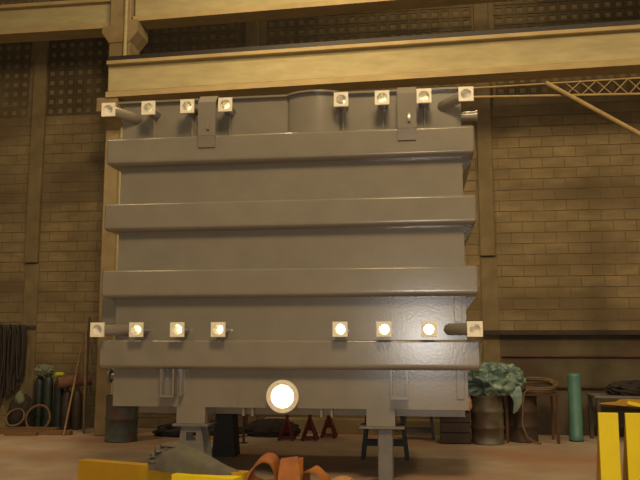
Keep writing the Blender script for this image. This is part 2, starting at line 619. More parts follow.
o = lin_.build('inner_lining', 'lining', tank, smooth=0)
o['label'] = 'white painted inside of the tank'

# rim flange with the bulge; unseen cover added to keep the lamp light in
rf = 0.055
rim = [(X0 - rf, YF - rf)]
for i in range(NB + 1):
    t = i / NB
    rim.append((BX - BW + 2 * BW * t, bulge_y(t) - rf))
rim += [(X1 + rf, YF - rf), (X1 + rf, YB + rf), (X0 - rf, YB + rf)]
MB().prism(rim, 'z', ZR - 0.02, ZR + 0.004).build('rim_flange', 'paint', tank, smooth=25)


def belt(z_top, h):
    """box stiffener bent from plate, running round the tank"""
    prof = [(0.0, z_top), (PR - 0.022, z_top), (PR - 0.009, z_top - 0.005), (PR, z_top - 0.018), (PR, z_top - 0.03), (PR, z_top - h + 0.07)]
    rb = 0.055
    for i in range(7):
        q = (math.pi / 2) * i / 6
        prof.append((PR - rb + rb * math.cos(q), z_top - h + rb - rb * math.sin(q)))
    prof.append((0.0, z_top - h))
    cc = 0.018
    path = [((X0, YB), (-1, 1)), ((X0, YF), None), ((X1, YF), None), ((X1, YB), (1, 1))]
    mb = MB()
    rings = []

    def ring(f):
        rings.append([f(d) + (z,) for d, z in prof])
    ring(lambda d: (X0 - d, YB))
    ring(lambda d: (X0 - d, YF - d + min(d, cc)))
    ring(lambda d: (X0 - d + min(d, cc), YF - d))
    ring(lambda d: (X1 + d - min(d, cc), YF - d))
    ring(lambda d: (X1 + d, YF - d + min(d, cc)))
    ring(lambda d: (X1 + d, YB))
    n = len(prof)
    vs_ = [p for rg in rings for p in rg]
    fs_ = []
    for i in range(len(rings) - 1):
        for k in range(n - 1):
            fs_.append((i * n + k, i * n + k + 1, (i + 1) * n + k + 1, (i + 1) * n + k))
    fs_.append(tuple(range(n)))
    fs_.append(tuple(range((len(rings) - 1) * n, len(rings) * n)))
    mb.add(vs_, fs_)
    return mb.build('stiffener_rib', 'paint', tank, smooth=40)


for zt in (4.167, 3.337, 2.506, 1.656):
    belt(zt, 0.345)


# open pipe stubs with square flanges
def stub(bx, fx, z, zb=None):
    zb = z if zb is None else zb
    yb, yf = YF + e, 8.64
    d = Vector((fx - bx, yf - YF, 0))
    mb = MB()
    n = 20
    vs_ = []
    for (px, py, pz) in ((bx, yb, zb), (bx, YF - 0.01, zb), (fx, yf, z)):
        for rr in (RO, RI):
            for k in range(n):
                q = 2 * math.pi * k / n
                vs_.append((px + rr * math.cos(q), py, pz + rr * math.sin(q)))
    fs_, mi = [], []
    for i in range(2):
        for k in range(n):
            k2 = (k + 1) % n
            a = i * 2 * n
            b = (i + 1) * 2 * n
            fs_.append((a + k, a + k2, b + k2, b + k)); mi.append(0)
            fs_.append((a + n + k, b + n + k, b + n + k2, a + n + k2)); mi.append(1)
    mb.v = vs_; mb.f = fs_; mb.mi = mi
    p = mb.build('pipe_stub', ['paint', 'lining'], tank, smooth=50)
    hs = 0.086
    fl = MB()
    sq = [(fx - hs, z - hs), (fx + hs, z - hs), (fx + hs, z + hs), (fx - hs, z + hs)]
    holed_plate(fl, sq, [(fx, z, RI)], 8.62)
    holed_plate(fl, sq, [(fx, z, RI)], 8.645)
    for i in range(4):
        a, b = sq[i], sq[(i + 1) % 4]
        fl.add([(a[0], 8.62, a[1]), (b[0], 8.62, b[1]), (b[0], 8.645, b[1]), (a[0], 8.645, a[1])], [(0, 1, 2, 3)])
    for k in range(n):
        q0, q1 = 2 * math.pi * k / n, 2 * math.pi * (k + 1) / n
        fl.add([(fx + RI * math.cos(q), y, z + RI * math.sin(q)) for q, y in ((q0, 8.62), (q1, 8.62), (q1, 8.645), (q0, 8.645))], [(0, 1, 2, 3)])
    f = fl.build('flange', 'cream_plate', p, smooth=0)
    f['label'] = 'square cream flange round the open pipe'
    return p


for bx, fx, bz in zip(TB, TX, TZ):
    stub(bx, fx, TOPZ, bz)
for bx, fx in zip(LB, LX):
    stub(bx, fx, LOWZ)

# large round drain flange, open
dn = MB()
n = 36
vs_ = []
for rr, y in ((DRI, YF + e), (DRI, 8.77), (DRO, 8.77), (DRO, 8.805), (DRI + 0.02, 8.805), (DRI + 0.02, YF + 0.005)):
    for k in range(n):
        q = 2 * math.pi * k / n
        vs_.append((DX + rr * math.cos(q), y, DZ + rr * math.sin(q)))
fs_ = []
for i in range(5):
    for k in range(n):
        fs_.append((i * n + k, i * n + (k + 1) % n, (i + 1) * n + (k + 1) % n, (i + 1) * n + k))
dn.add(vs_, fs_)
dn.mi = [1] * n + [0] * (4 * n)
o = dn.build('round_flange', ['cream_plate', 'lining'], tank, smooth=40)
o['label'] = 'round cream drain flange with bright open bore'
for k in range(12):
    q = 2 * math.pi * (k + 0.5) / 12
    MB().tube([(DX + 0.164 * math.cos(q), 8.775, DZ + 0.164 * math.sin(q)), (DX + 0.164 * math.cos(q), 8.758, DZ + 0.164 * math.sin(q))],
              0.008, 6).build('bolt', 'cream_plate', o)

# lifting lugs hung over the top rib
for lx in (-2.62, -0.165):
    w2 = 0.112
    lug = MB().prism([(YF - 0.185, 4.15), (YF - 0.195, 4.575), (YF - 0.10, 4.678), (YF + 0.0, 4.695), (YF + 0.0, 4.665), (YF - 0.115, 4.65),
                      (YF - 0.17, 4.565), (YF - 0.16, 4.15)], 'x', lx - w2, lx + w2)
    lug.prism([(YF, 4.17), (YF - 0.17, 4.17), (YF - 0.172, 4.565), (YF - 0.11, 4.645), (YF, 4.67)], 'x', lx - 0.05, lx + 0.05)
    lo = lug.build('lifting_lug', 'paint', tank, smooth=30)
    MB().prism([(YF - PR - 0.045, 4.17), (YF - PR - 0.02, 4.01), (YF - PR + 0.005, 4.005), (YF - PR + 0.005, 4.17)], 'x', lx - w2, lx + w2 - 0.01).build('base_plate', 'paint', lo, smooth=0)
    MB().prism([(YF - 0.18, 4.21), (YF - 0.215, 4.22), (YF - 0.22, 4.27), (YF - 0.195, 4.34), (YF - 0.18, 4.34)], 'x',
               lx + 0.01, lx + 0.04).build('hook', 'paint', lo, smooth=30)

# jacking brackets under the lowest rib
for (bx0, bx1, three) in ((-3.145, -2.885, True), (-0.400, -0.200, False)):
    br = MB()
    xs = [bx0, bx0 + 0.15, bx1 - 0.02] if three else [bx0, bx1 - 0.02]
    for x in xs:
        br.box(x, x + 0.02, YF - 0.13, YF + 0.005, 0.995, 1.315)
    br.box(bx0, bx0 + (0.17 if three else 0.2), YF - 0.135, YF + 0.005, 0.98, 1.0)
    br.build('jacking_bracket', 'paint', tank, smooth=0)
# vertical seams and small fittings of the front
for x in (-2.22, -0.94):
    MB().box(x - 0.006, x + 0.006, YF - 0.008, YF + 0.002, ZB, 1.315).build('weld_seam', 'paint', tank, smooth=0)
for x, z0, z1 in ((0.385, 1.86, 2.18), (0.395, 0.98, 1.315)):
    MB().box(x - 0.045, x + 0.045, YF - 0.014, YF + 0.002, z0, z1, c=0.004).build('cover_strip', 'paint', tank, smooth=0)
# thin upright rods below the upper stubs
for x in TX[1:7]:
    MB().tube([(x, YF - 0.05, TOPZ - 0.05), (x, YF - 0.05, 4.15)], 0.012, 8).build('thin_upright', 'paint', tank)
# gussets and stubs on the flanks
MB().box(X0 - 0.25, X0 + 0.01, 9.05, 9.25, 1.86, 2.17).build('side_gusset', 'paint', tank, smooth=0)
for zt in (4.167, 3.337, 2.506):
    MB().prism([(X1 - 0.005, zt - 0.34), (X1 + 0.135, zt - 0.34), (X1 - 0.005, zt - 0.52)], 'y', 9.1, 9.12).build('gusset', 'paint', tank, smooth=0)
s = MB().tube([(X1 - 0.02, 9.25, 4.42), (X1 + 0.20, 9.25, 4.42)], 0.062, 16).build('side_stub', 'paint', tank)
MB().tube([(X1 + 0.19, 9.25, 4.42), (X1 + 0.215, 9.25, 4.42)], 0.075, 16).build('flange', 'paint', s)
s = MB().tube([(X0 + 0.02, 9.25, 1.20), (X0 - 0.19, 9.25, 1.20)], 0.045, 16).build('side_stub', 'paint', tank)
MB().tube([(X0 - 0.18, 9.25, 1.20), (X0 - 0.21, 9.25, 1.20)], 0.085, 16).build('flange', 'grey_steel', s)
# base frame set back under the tank, lugs and feet
MB().box(X0 + 0.18, X1 - 0.02, YF + 0.42, YB - 0.1, ZB - 0.115, ZB).build('base_frame', 'paint', tank, smooth=0)
for x in (-2.16, -2.05, -1.22, -1.10):
    MB().box(x - 0.012, x + 0.012, YF + 0.02, YF + 0.13, ZB - 0.10, ZB).build('lug', 'paint', tank, smooth=0)
FEET = [(-2.978, -2.622, YF, 'f'), (-0.692, -0.358, YF, 'f'), (-2.978, -2.622, YB - 0.36, 'b'), (-0.692, -0.358, YB - 0.36, 'b')]
for x0, x1, y, k in FEET:
    MB().box(x0, x1, y + 0.0, y + 0.36, 0.66, ZB + 0.003, c=0.004).build('foot', 'paint', tank, smooth=0)

# ------------------------------------------------------------------ stands under the tank
FZ = 0.66
st = thing('support_stand', (-2.80, 9.08, 0), 'grey steel stand with a slot under the tank foot beside the grey cloth', 'stand')
MB().box(-3.02, -2.58, YF - 0.02, YF + 0.38, FZ - 0.03, FZ, c=0.004).build('top_plate', 'grey_steel', st, smooth=0)
b = MB()
prof = [(-2.92, FZ - 0.03), (-2.68, FZ - 0.03), (-2.58, 0.03), (-3.02, 0.03)]
hol = [(-2.86, FZ - 0.20), (-2.74, FZ - 0.20), (-2.74, FZ - 0.10), (-2.86, FZ - 0.10)]
for y in (YF + 0.03, YF + 0.30):
    # frame plate with a slot: four trapezoids
    P, Q = [prof[3], prof[2], prof[1], prof[0]], [hol[0], hol[1], hol[2], hol[3]]
    for i in range(4):
        j = (i + 1) % 4
        poly = [P[i], P[j], Q[j], Q[i]]
        b.prism(poly, 'y', y, y + 0.03)
b.build('side_frame', 'grey_steel', st, smooth=0)
MB().box(-3.05, -2.55, YF - 0.01, YF + 0.37, 0, 0.03).build('base_plate', 'grey_steel', st, smooth=0)

st = thing('support_post', (-0.49, 9.05, 0), 'grey square steel post with top plate under the tank foot', 'stand')
MB().box(-0.775, -0.25, YF - 0.02, YF + 0.38, FZ - 0.025, FZ, c=0.004).build('top_plate', 'grey_steel', st, smooth=0)
MB().box(-0.565, -0.39, YF + 0.04, YF + 0.21, 0.02, FZ - 0.025, c=0.012).build('post', 'grey_steel', st, smooth=0)
MB().box(-0.66, -0.30, YF - 0.02, YF + 0.32, 0, 0.02).build('base_plate', 'grey_steel', st, smooth=0)

st = thing('support_block', (-2.88, 10.92, 0), 'black tapered support block under the rear of the tank', 'stand')
MB().prism([(-3.06, 0.0), (-2.72, 0.0), (-2.77, FZ - 0.04), (-3.01, FZ - 0.04)], 'y', YB - 0.34, YB - 0.02).build('block_body', 'black', st, smooth=0)
MB().box(-3.06, -2.60, YB - 0.38, YB + 0.0, FZ - 0.04, FZ).build('top_plate', 'black', st, smooth=0)

def trestle(name, cx, cy, half, y_half, zt, label, m='black', spread=0.13, bar_z=0.2, group=None):
    st = thing(name, (cx, cy, 0), label, 'trestle', group)
    MB().box(cx - half, cx + half, cy - y_half, cy + y_half, zt - 0.05, zt).build('top_beam', m, st, smooth=0)
    for sx in (-1, 1):
        for sy in (-1, 1):
            MB().bar((cx + sx * (half - 0.1), cy + sy * y_half * 0.8, zt - 0.04), (cx + sx * (half - 0.1 + spread), cy + sy * y_half, 0.0), 0.05, 0.05, up=(0, 1, 0)).build('leg', m, st, smooth=0)
    for sy in (-1, 1):
        k = 1 - bar_z / zt
        xx = half - 0.1 + spread * k
        MB().box(cx - xx, cx + xx, cy + sy * y_half * 0.92 - 0.02, cy + sy * y_half * 0.92 + 0.02, bar_z - 0.03, bar_z + 0.03).build('crossbar', m, st, smooth=0)
    return st


trestle('steel_trestle', -0.585, 10.92, 0.34, 0.14, FZ, 'black steel trestle with splayed legs under the rear of the tank', 'black', 0.07, 0.22)
trestle('wall_trestle', -0.14, 13.1, 0.30, 0.12, 0.62, 'brown trestle standing behind the tank near the wall', 'dark_steel', 0.05, 0.15)

# ------------------------------------------------------------------ things behind, under the tank
def drum(name, c, r, h, m, label, cat='drum', ribs=2, group=None):
    t = thing(name, (c[0], c[1], 0), label, cat, group)
    prof = [(r * 0.97, 0), (r * 1.02, 0.008), (r * 1.02, 0.025), (r * 0.985, 0.035)]
    for i in range(1, ribs + 1):
        z = h * i / (ribs + 1)
        prof += [(r * 0.985, z - 0.03), (r * 1.04, z - 0.010), (r * 1.04, z + 0.010), (r * 0.985, z + 0.03)]
    prof += [(r * 0.985, h - 0.035), (r * 1.02, h - 0.025)]
    MB().lathe(prof, 32, (c[0], c[1], 0)).build('drum_shell', m, t, smooth=50)
    MB().lathe([(r * 1.02, h - 0.025), (r * 1.02, h - 0.004), (r * 1.0, h), (r * 0.965, h - 0.004), (r * 0.96, h - 0.02), (0.01, h - 0.02)], 32,
               (c[0], c[1], 0)).build('drum_lid', m, t, smooth=30)
    MB().lathe([(0.03, 0), (0.03, 0.02), (0.02, 0.022)], 10, (c[0] + r * 0.6, c[1] - r * 0.3, h - 0.02)).build('bung', 'dark_steel', t)
    return t


drum('steel_drum', (-5.02, 12.2), 0.265, 0.74, 'drum_green', 'dull green steel drum beneath the tank corner nearest the concrete column', ribs=1)
drum('steel_drum', (0.98, 12.75), 0.262, 0.77, 'drum_grey', 'dented grey steel drum under the teal plastic sheeting')
drum('steel_drum', (1.57, 13.1), 0.25, 0.74, 'drum_dark', 'dark brown rusty drum below the hose coil', ribs=2)

for i, (x, y, h, lab) in enumerate([(-2.31, 12.65, 0.58, 'red jack stand with tall dark screw nearest the round drain flange'),
                                    (-1.93, 12.70, 0.60, 'red jack stand between two others under the tank'),
                                    (-1.66, 13.10, 0.62, 'red jack stand closest to the back wall, under the tank')]):
    t = thing('jack_stand', (x, y, 0), lab, 'jack stand', 'red jack stands behind the tank')
    MB().tube([(x, y, 0.16), (x, y, h * 0.72)], 0.028, 10).build('tube', 'red_paint', t)
    MB().tube([(x, y, h * 0.7), (x, y, h)], 0.018, 10).build('screw', 'dark_steel', t)
    MB().box(x - 0.05, x + 0.05, y - 0.04, y + 0.04, h - 0.005, h + 0.02).build('saddle', 'red_paint', t, smooth=0)
    for k in range(4):
        q = math.pi / 4 + k * math.pi / 2
        MB().bar((x, y, h * 0.62), (x + 0.17 * math.cos(q), y + 0.17 * math.sin(q), 0.012), 0.042, 0.03).build('leg', 'red_paint', t, smooth=0)
    for k in range(4):
        q, q2 = math.pi / 4 + k * math.pi / 2, math.pi / 4 + (k + 1) * math.pi / 2
        MB().bar((x + 0.155 * math.cos(q), y + 0.155 * math.sin(q), 0.04), (x + 0.155 * math.cos(q2), y + 0.155 * math.sin(q2), 0.04), 0.02, 0.03).build('brace', 'red_paint', t, smooth=0)

t = thing('prop_post', (-2.94, 12.2, 0), 'thin dark steel prop on a foot plate behind the black support block', 'prop')
MB().tube([(-2.94, 12.2, 0.01), (-2.94, 12.2, 0.62)], 0.022, 10).build('tube', 'dark_steel', t)
MB().box(-3.0, -2.88, 12.14, 12.26, 0, 0.012).build('foot_plate', 'dark_steel', t, smooth=0)
MB().box(-3.0, -2.88, 12.14, 12.26, 0.62, 0.632).build('head_plate', 'dark_steel', t, smooth=0)
tag(MB().box(-4.55, -3.2, 13.35, 13.6, 0.0, 0.42, c=0.01).build('timber_baulk', 'wood', smooth=0), 'thick brown timber baulk lying along the wall under the tank', 'timber')
tag(lump('black_tarpaulin', 'black', (-3.9, 12.95, 0.08), (0.75, 0.22, 0.17), 4, wr=0.3, floor_z=0.0), 'black tarpaulin heap on the floor behind the tank', 'tarpaulin')
tag(MB().bar((-3.95, 12.5, 0.035), (-3.1, 12.45, 0.035), 0.06, 0.07).build('yellow_batten', 'yellow_dark', smooth=0), 'yellow wooden batten lying on the floor beside the black tarpaulin', 'batten')
tag(MB().box(-2.9, 0.9, 13.6, 13.85, 0.0, 0.26, c=0.012).build('concrete_kerb', 'concrete', smooth=0), 'low concrete kerb against the wall behind the red jack stands', 'kerb')
tag(lump('dark_bundle', 'dark_cloth', (-2.66, 13.2, 0.10), (0.46, 0.24, 0.18), 9, wr=0.25, floor_z=0.0), 'dark cloth bundle on the floor behind the thin steel prop', 'bundle')

# ------------------------------------------------------------------ right side: sheeting, coil, cylinder, table
t = thing('plastic_sheeting', (1.12, 12.75, 0.77), 'crumpled teal plastic sheeting heaped on the grey drum', 'sheeting')
lump('sheet_heap', 'teal_plastic', (1.03, 12.74, 0.99), (0.44, 0.30, 0.28), 2, t, wr=0.55, fr=1.7, floor_z=0.768, sub=5)
lump('sheet_fold', 'teal_plastic', (1.33, 12.70, 1.0), (0.22, 0.20, 0.20), 5, t, wr=0.5, fr=1.7, sub=5)
hg = MB()
hp = []
for i in range(9):
    k = i / 8
    hp.append((1.34 + 0.10 * math.sin(k * 2.5), 12.52 - 0.06 * math.sin(k * 3), 0.98 - 0.46 * k))
hg.ribbon(hp, [(0.12 - 0.085 * i / 8, 0.03 * math.sin(i * 1.7), 0.02) for i in range(9)], 0.018)
hg.build('hanging_corner', 'teal_plastic', t, smooth=60)

t = thing('work_stand', (1.72, 13.05, 0), 'small rusty stand with thin legs holding the hose coil', 'stand')
MB().box(1.27, 2.14, 12.78, 13.36, 0.755, 0.785).build('top', 'brown_rust', t, smooth=0)
for x in (1.30, 2.10):
    for y in (12.81, 13.33):
        MB().box(x - 0.02, x + 0.02, y - 0.02, y + 0.02, 0, 0.755).build('leg', 'brown_rust', t, smooth=0)
ck = MB()
pts = []
for i in range(161):
    q = 2 * math.pi * i / 40
    rr = 0.255 + 0.02 * math.sin(i * 0.13)
    pts.append((1.84 + rr * math.cos(q) * 1.12, 13.05 + rr * math.sin(q) * 0.95, 0.86 + 0.026 * i / 40 + 0.008 * math.sin(q * 3) + 0.085 * math.sin(q)))
ck.tube(pts, 0.02, 8)
tag(lump('dark_rag_pad', 'dark_cloth', (1.86, 13.17, 0.84), (0.22, 0.17, 0.075), 51, wr=0.2, sub=3, floor_z=0.787), 'dark rag bundle propping up the hose coil on the stand', 'rag')
tag(ck.build('hose_coil', 'hose_tan'), 'coiled brown hose lying on the small rusty stand', 'hose')
hl = MB()
hl.tube([(1.70, 12.855, 0.845), (1.64, 12.82, 0.85), (1.575, 12.765, 0.80), (1.545, 12.74, 0.6), (1.53, 12.74, 0.3), (1.60, 12.72, 0.10), (1.72, 12.70, 0.03), (1.82, 12.71, 0.022)], 0.016, 8)
tag(hl.build('hanging_hose', 'hose_tan'), 'loose hose end hanging down from the coil to the floor', 'hose')

t = thing('gas_cylinder', (2.45, 13.2, 0), 'tall teal cylinder standing upright before the wall', 'cylinder')
MB().lathe([(0.108, 0), (0.114, 0.012), (0.114, 0.09), (0.108, 0.10), (0.108, 1.06), (0.104, 1.085), (0.095, 1.095)], 28, (2.45, 13.2, 0)).build('body', 'teal_paint', t, smooth=45)
MB().lathe([(0.088, 1.09), (0.088, 1.105), (0.06, 1.11)], 20, (2.45, 13.2, 0)).build('cap', 'teal_paint', t)
MB().lathe([(0.116, 0), (0.117, 0.02), (0.111, 0.022)], 28, (2.45, 13.2, 0)).build('foot_ring', 'black', t)

tag(lump('cream_rag', 'cream_cloth', (0.665, 12.555, 0.64), (0.06, 0.06, 0.11), 6, wr=0.4, sub=3), 'cream and pink rag hung over the dark crate beside the grey drum', 'rag')
t = thing('dark_crate', (0.46, 12.8, 0), 'dark wooden crate tucked behind the grey drum and the tank', 'crate')
for i in range(4):
    MB().box(0.22, 0.70, 12.56, 12.58, 0.02 + i * 0.165, 0.17 + i * 0.165).build('plank', 'drum_dark', t, smooth=0)
    MB().box(0.22, 0.70, 13.02, 13.04, 0.02 + i * 0.165, 0.17 + i * 0.165).build('plank', 'drum_dark', t, smooth=0)
MB().box(0.22, 0.24, 12.58, 13.02, 0.0, 0.66).build('end_panel', 'drum_dark', t, smooth=0)
MB().box(0.68, 0.70, 12.58, 13.02, 0.0, 0.66).build('end_panel', 'drum_dark', t, smooth=0)
MB().box(0.24, 0.68, 12.58, 13.02, 0.625, 0.645).build('lid', 'drum_dark', t, smooth=0)

t = thing('work_table', (3.5, 13.3, 0), 'dark steel work table against the wall behind the yellow posts', 'table')
MB().box(2.72, 4.35, 12.95, 13.65, 0.72, 0.755).build('table_top', 'grey_steel', t, smooth=0)
for x in (2.78, 4.28):
    for y in (13.0, 13.6):
        MB().box(x - 0.03, x + 0.03, y - 0.03, y + 0.03, 0, 0.72).build('leg', 'dark_steel', t, smooth=0)
MB().box(2.78, 4.28, 13.56, 13.6, 0.2, 0.5).build('back_panel', 'dark_steel', t, smooth=0)
tag(lump('dark_cloth_heap', 'dark_cloth', (3.45, 13.25, 0.84), (0.45, 0.28, 0.14), 12, wr=0.3, floor_z=0.757), 'dark crumpled cloth heaped on the work table', 'cloth')

# ------------------------------------------------------------------ jib crane on the right
JY = 11.5
t = thing('jib_crane', (4.1, JY, 0), 'tan lattice jib boom with diagonal brace beside the crane girder', 'crane')
up = lambda x: 5.545 + (x - 0.84) * 0.017
lo = lambda x: 5.40 - (x - 0.84) * 0.026
MB().tube([(0.3, JY, up(0.3)), (4.1, JY, up(4.1))], 0.013, 8).build('upper_chord', 'boom_paint', t)
MB().tube([(0.3, JY, lo(0.3)), (4.1, JY, lo(4.1))], 0.019, 8).build('lower_chord', 'boom_paint', t)
x = 2.2
while x < 4.05:
    x2 = min(x + 0.23, 4.1)
    MB().tube([(x, JY - 0.008, lo(x)), (x2, JY - 0.008, up(x2))], 0.008, 6).build('lacing_bar', 'boom_paint', t)
    MB().tube([(x, JY + 0.008, up(x)), (x2, JY + 0.008, lo(x2))], 0.008, 6).build('lacing_bar', 'boom_paint', t)
    x += 0.23
MB().tube([(1.90, JY - 0.06, 5.56), (4.1, JY - 0.06, 4.135)], 0.034, 10).build('brace', 'boom_paint', t)
MB().box(4.02, 4.2, JY - 0.1, JY + 0.1, 0, 5.9).build('mast', 'boom_paint', t, smooth=0)
MB().box(3.92, 4.3, JY - 0.2, JY + 0.2, 0, 0.03).build('base_plate', 'boom_paint', t, smooth=0)

# ------------------------------------------------------------------ left: cylinders, poles, hoses
cyl = [(-7.26, 13.62, 1.02, 'green_cyl', 'dark green gas cylinder nearest the hanging hoses, under the pale cloth'),
       (-7.06, 13.58, 1.04, 'green_cyl', 'dark green gas cylinder under the pale cloth edge'),
       (-6.86, 13.62, 0.98, 'green_cyl', 'dark green gas cylinder beside the brown ones'),
       (-6.67, 13.56, 0.78, 'brown_cyl', 'short brown gas cylinder under the open end of the rolled mat'),
       (-6.48, 13.60, 0.78, 'brown_cyl', 'short brown gas cylinder nearest the leaning poles')]
for x, y, h, m, lab in cyl:
    t = thing('gas_cylinder', (x, y, 0), lab, 'cylinder', 'gas cylinders along the wall')
    r = 0.092
    MB().lathe([(r * 0.96, 0), (r, 0.012), (r, h - 0.20), (r * 0.93, h - 0.14), (r * 0.7, h - 0.085), (r * 0.42, h - 0.06), (r * 0.36, h - 0.055)], 20, (x, y, 0)).build('body', m, t, smooth=50)
    MB().lathe([(0.034, h - 0.06), (0.036, h - 0.005), (0.030, h)], 12, (x, y, 0)).build('valve_cap', 'dark_steel', t)
tag(lump('pale_cloth', 'pale_green_cloth', (-7.17, 13.6, 1.085), (0.17, 0.15, 0.10), 3, wr=0.4), 'pale green grey cloth bundled on the gas cylinders', 'cloth')
tag(lump('bright_green_rag', 'bright_green', (-6.86, 13.6, 1.01), (0.09, 0.07, 0.04), 8, wr=0.4, sub=3), 'small bright yellow-green rag on a gas cylinder top', 'rag')
# rolled mat: a spiral sheet
sp = []
for i in range(49):
    q = 2 * math.pi * i / 20
    rr = 0.055 + 0.028 * i / 20
    sp.append((rr * math.cos(q), rr * math.sin(q)))
mb = MB()
A, B = Vector((-6.78, 13.40, 0.855)), Vector((-6.28, 13.74, 0.925))
ax = (B - A).normalized()
s1 = ax.cross(Vector((0, 0, 1))).normalized()
u1 = s1.cross(ax)
vs_ = []
for p in sp:
    for Q in (A, B):
        vs_.append(Q + s1 * p[0] + u1 * p[1])
mb.add(vs_, [(2 * i, 2 * i + 2, 2 * i + 3, 2 * i + 1) for i in range(len(sp) - 1)])
tag(mb.build('rolled_mat', 'pink_mat', smooth=60), 'rolled dull pink mat lying across the short gas cylinders', 'mat')

for (p, q, r, m, lab) in [((-6.05, 13.02, 0.0), (-6.46, 13.93, 2.10), 0.018, 'dark_steel', 'long dark pole leaning on the wall beside the column'),
                          ((-6.27, 12.68, 0.0), (-6.58, 13.93, 1.62), 0.017, 'pole_tan', 'short thin tan pole leaning over the gas cylinders'),
                          ((-6.10, 13.12, 0.0), (-6.52, 13.94, 1.85), 0.020, 'pole_tan', 'thicker tan pole leaning on the wall between other poles')]:
    tag(MB().tube([p, q], r, 10).build('leaning_pole', m), lab, 'pole', 'poles leaning by the column')

t = thing('hose_rack', (-8.0, 13.9, 1.85), 'dark steel hose rack on the wall above the hanging hoses', 'rack')
MB().box(-8.7, -7.58, 13.93, 14.0, 1.88, 1.94).build('rail', 'dark_steel', t, smooth=0)
PEGS = [-8.50, -8.31, -8.12, -7.93, -7.74]
for x in PEGS:
    MB().tube([(x, 13.95, 1.91), (x, 13.66, 1.91), (x, 13.625, 1.965)], 0.018, 8).build('peg', 'dark_steel', t)
rnd = random.Random(11)
for k in range(24):
    x = PEGS[k % 5]
    y = 13.685 + 0.045 * (k // 5) + 0.004 * (k % 2)
    wd = rnd.uniform(0.040, 0.066)
    zb = rnd.uniform(0.34, 1.05)
    pts = []
    for i in range(28):
        q = i / 28 * 2 * math.pi
        zz = 1.944 - (1.944 - zb) * (0.5 - 0.5 * math.cos(q))
        pts.append((x + wd * math.sin(q) * (1 + 0.15 * math.cos(q)) + 0.016 * (1 - math.cos(q)) / 2 * noise.noise(Vector((k * 2.1, zz * 3.2, 0.3 + math.sin(q)))), y, zz))
    o = MB().tube(pts, 0.017, 6, closed=True).build('hanging_hose', 'hose_dark')
    tag(o, 'dark looped hose hanging from the wall rack', 'hose', 'hoses hanging from the wall rack')
tag(lump('sack', 'dark_cloth', (-7.47, 13.36, 0.30), (0.21, 0.19, 0.36), 15, wr=0.22, floor_z=0.0), 'dark sack slumped on the floor under the hanging hoses', 'sack')
tag(lump('pale_rag', 'pale_green_cloth', (-7.43, 13.235, 0.585), (0.08, 0.06, 0.12), 17, wr=0.4, sub=3), 'pale rag lying on the dark sack', 'rag')

for (c, rr, tl, m, lab) in [((-7.02, 13.15, 0.26), 0.23, 0.25, 'hose_tan', 'tan hose coil standing on edge against the gas cylinders'),
                            ((-7.42, 13.07, 0.19), 0.17, 0.6, 'hose_tan', 'smaller tan hose coil slumped beside the dark sack')]:
    pts = []
    for i in range(120):
        q = 2 * math.pi * i / 40
        a = rr * (1 + 0.04 * math.sin(i * 0.21))
        u, v = a * math.cos(q), a * math.sin(q)
        pts.append((c[0] + u, c[1] + v * math.sin(tl) + 0.012 * i / 40, c[2] + v * math.cos(tl) + 0.0))
    mz = min(p[2] for p in pts) - 0.016 - (0.098 if rr < 0.2 else 0.0)
    pts = [(p[0], p[1], p[2] - mz) for p in pts]
    tag(MB().tube(pts, 0.016, 8).build('hose_coil', m), lab, 'hose')
for i, (p, q, lab) in enumerate([((-8.6, 12.78, 0.035), (-6.2, 12.82, 0.035), 'long front plank on the floor before the gas cylinders'),
                                 ((-8.5, 13.0, 0.05), (-6.55, 13.02, 0.05), 'plank lying behind the long front plank'),
                                 ((-7.3, 12.6, 0.03), (-6.75, 12.66, 0.03), 'short plank on the floor by the hose coils')]):
    tag(MB().bar(p, q, 0.13, 2 * p[2]).build('floor_plank', 'wood', smooth=0), lab, 'plank')
tag(lump('floor_rag', 'pale_green_cloth', (-8.1, 12.88, 0.10), (0.28, 0.15, 0.11), 21, wr=0.4, floor_z=0.07), 'grey green rags heaped on the planks under the hoses', 'rags')

# ------------------------------------------------------------------ foreground: yellow beam, cloth, slings
t = thing('yellow_beam', (-2.3, 6.0, 0), 'yellow steel beam on low legs carrying the grey cloth', 'beam')
pa, pb_ = Vector((-2.82, 6.06, 0)), Vector((-1.33, 5.66, 0))
zt = 0.675
dirv = (pb_ - pa).normalized()
nrm = Vector((dirv.y, -dirv.x, 0))  # towards camera


def slab(mb, a, b, n0, n1, z0, z1):
    q = [a + nrm * n0, b + nrm * n0, b + nrm * n1, a + nrm * n1]
    vs2 = [(p.x, p.y, z) for z in (z0, z1) for p in q]
    mb.add(vs2, [(3, 2, 1, 0), (4, 5, 6, 7), (0, 1, 5, 4), (1, 2, 6, 5), (2, 3, 7, 6), (3, 0, 4, 7)])
    return mb


slab(MB(), pa, pb_, -0.05, 0.05, zt - 0.26, zt).build('box_section', 'yellow_dark', t, smooth=0)
slab(MB(), pa + dirv * 1.0, pb_ - dirv * 0.02, 0.03, 0.19, zt - 0.07, zt - 0.022).build('side_ledge', 'yellow', t, smooth=0)  # brighter yellow puts the flash-lit top into the colour
for k in (0.12, 0.88):
    c = pa.lerp(pb_, k)
    for s in (-0.03, 0.03):
        MB().bar((c.x + nrm.x * s, c.y + nrm.y * s, zt - 0.25), (c.x + nrm.x * s * 6, c.y + nrm.y * s * 6, 0), 0.07, 0.07, up=(0, 1, 0)).build('leg', 'yellow_dark', t, smooth=0)

t = thing('grey_cloth', (-1.9, 5.95, zt), 'crumpled grey cloth draped on the yellow beam', 'cloth')
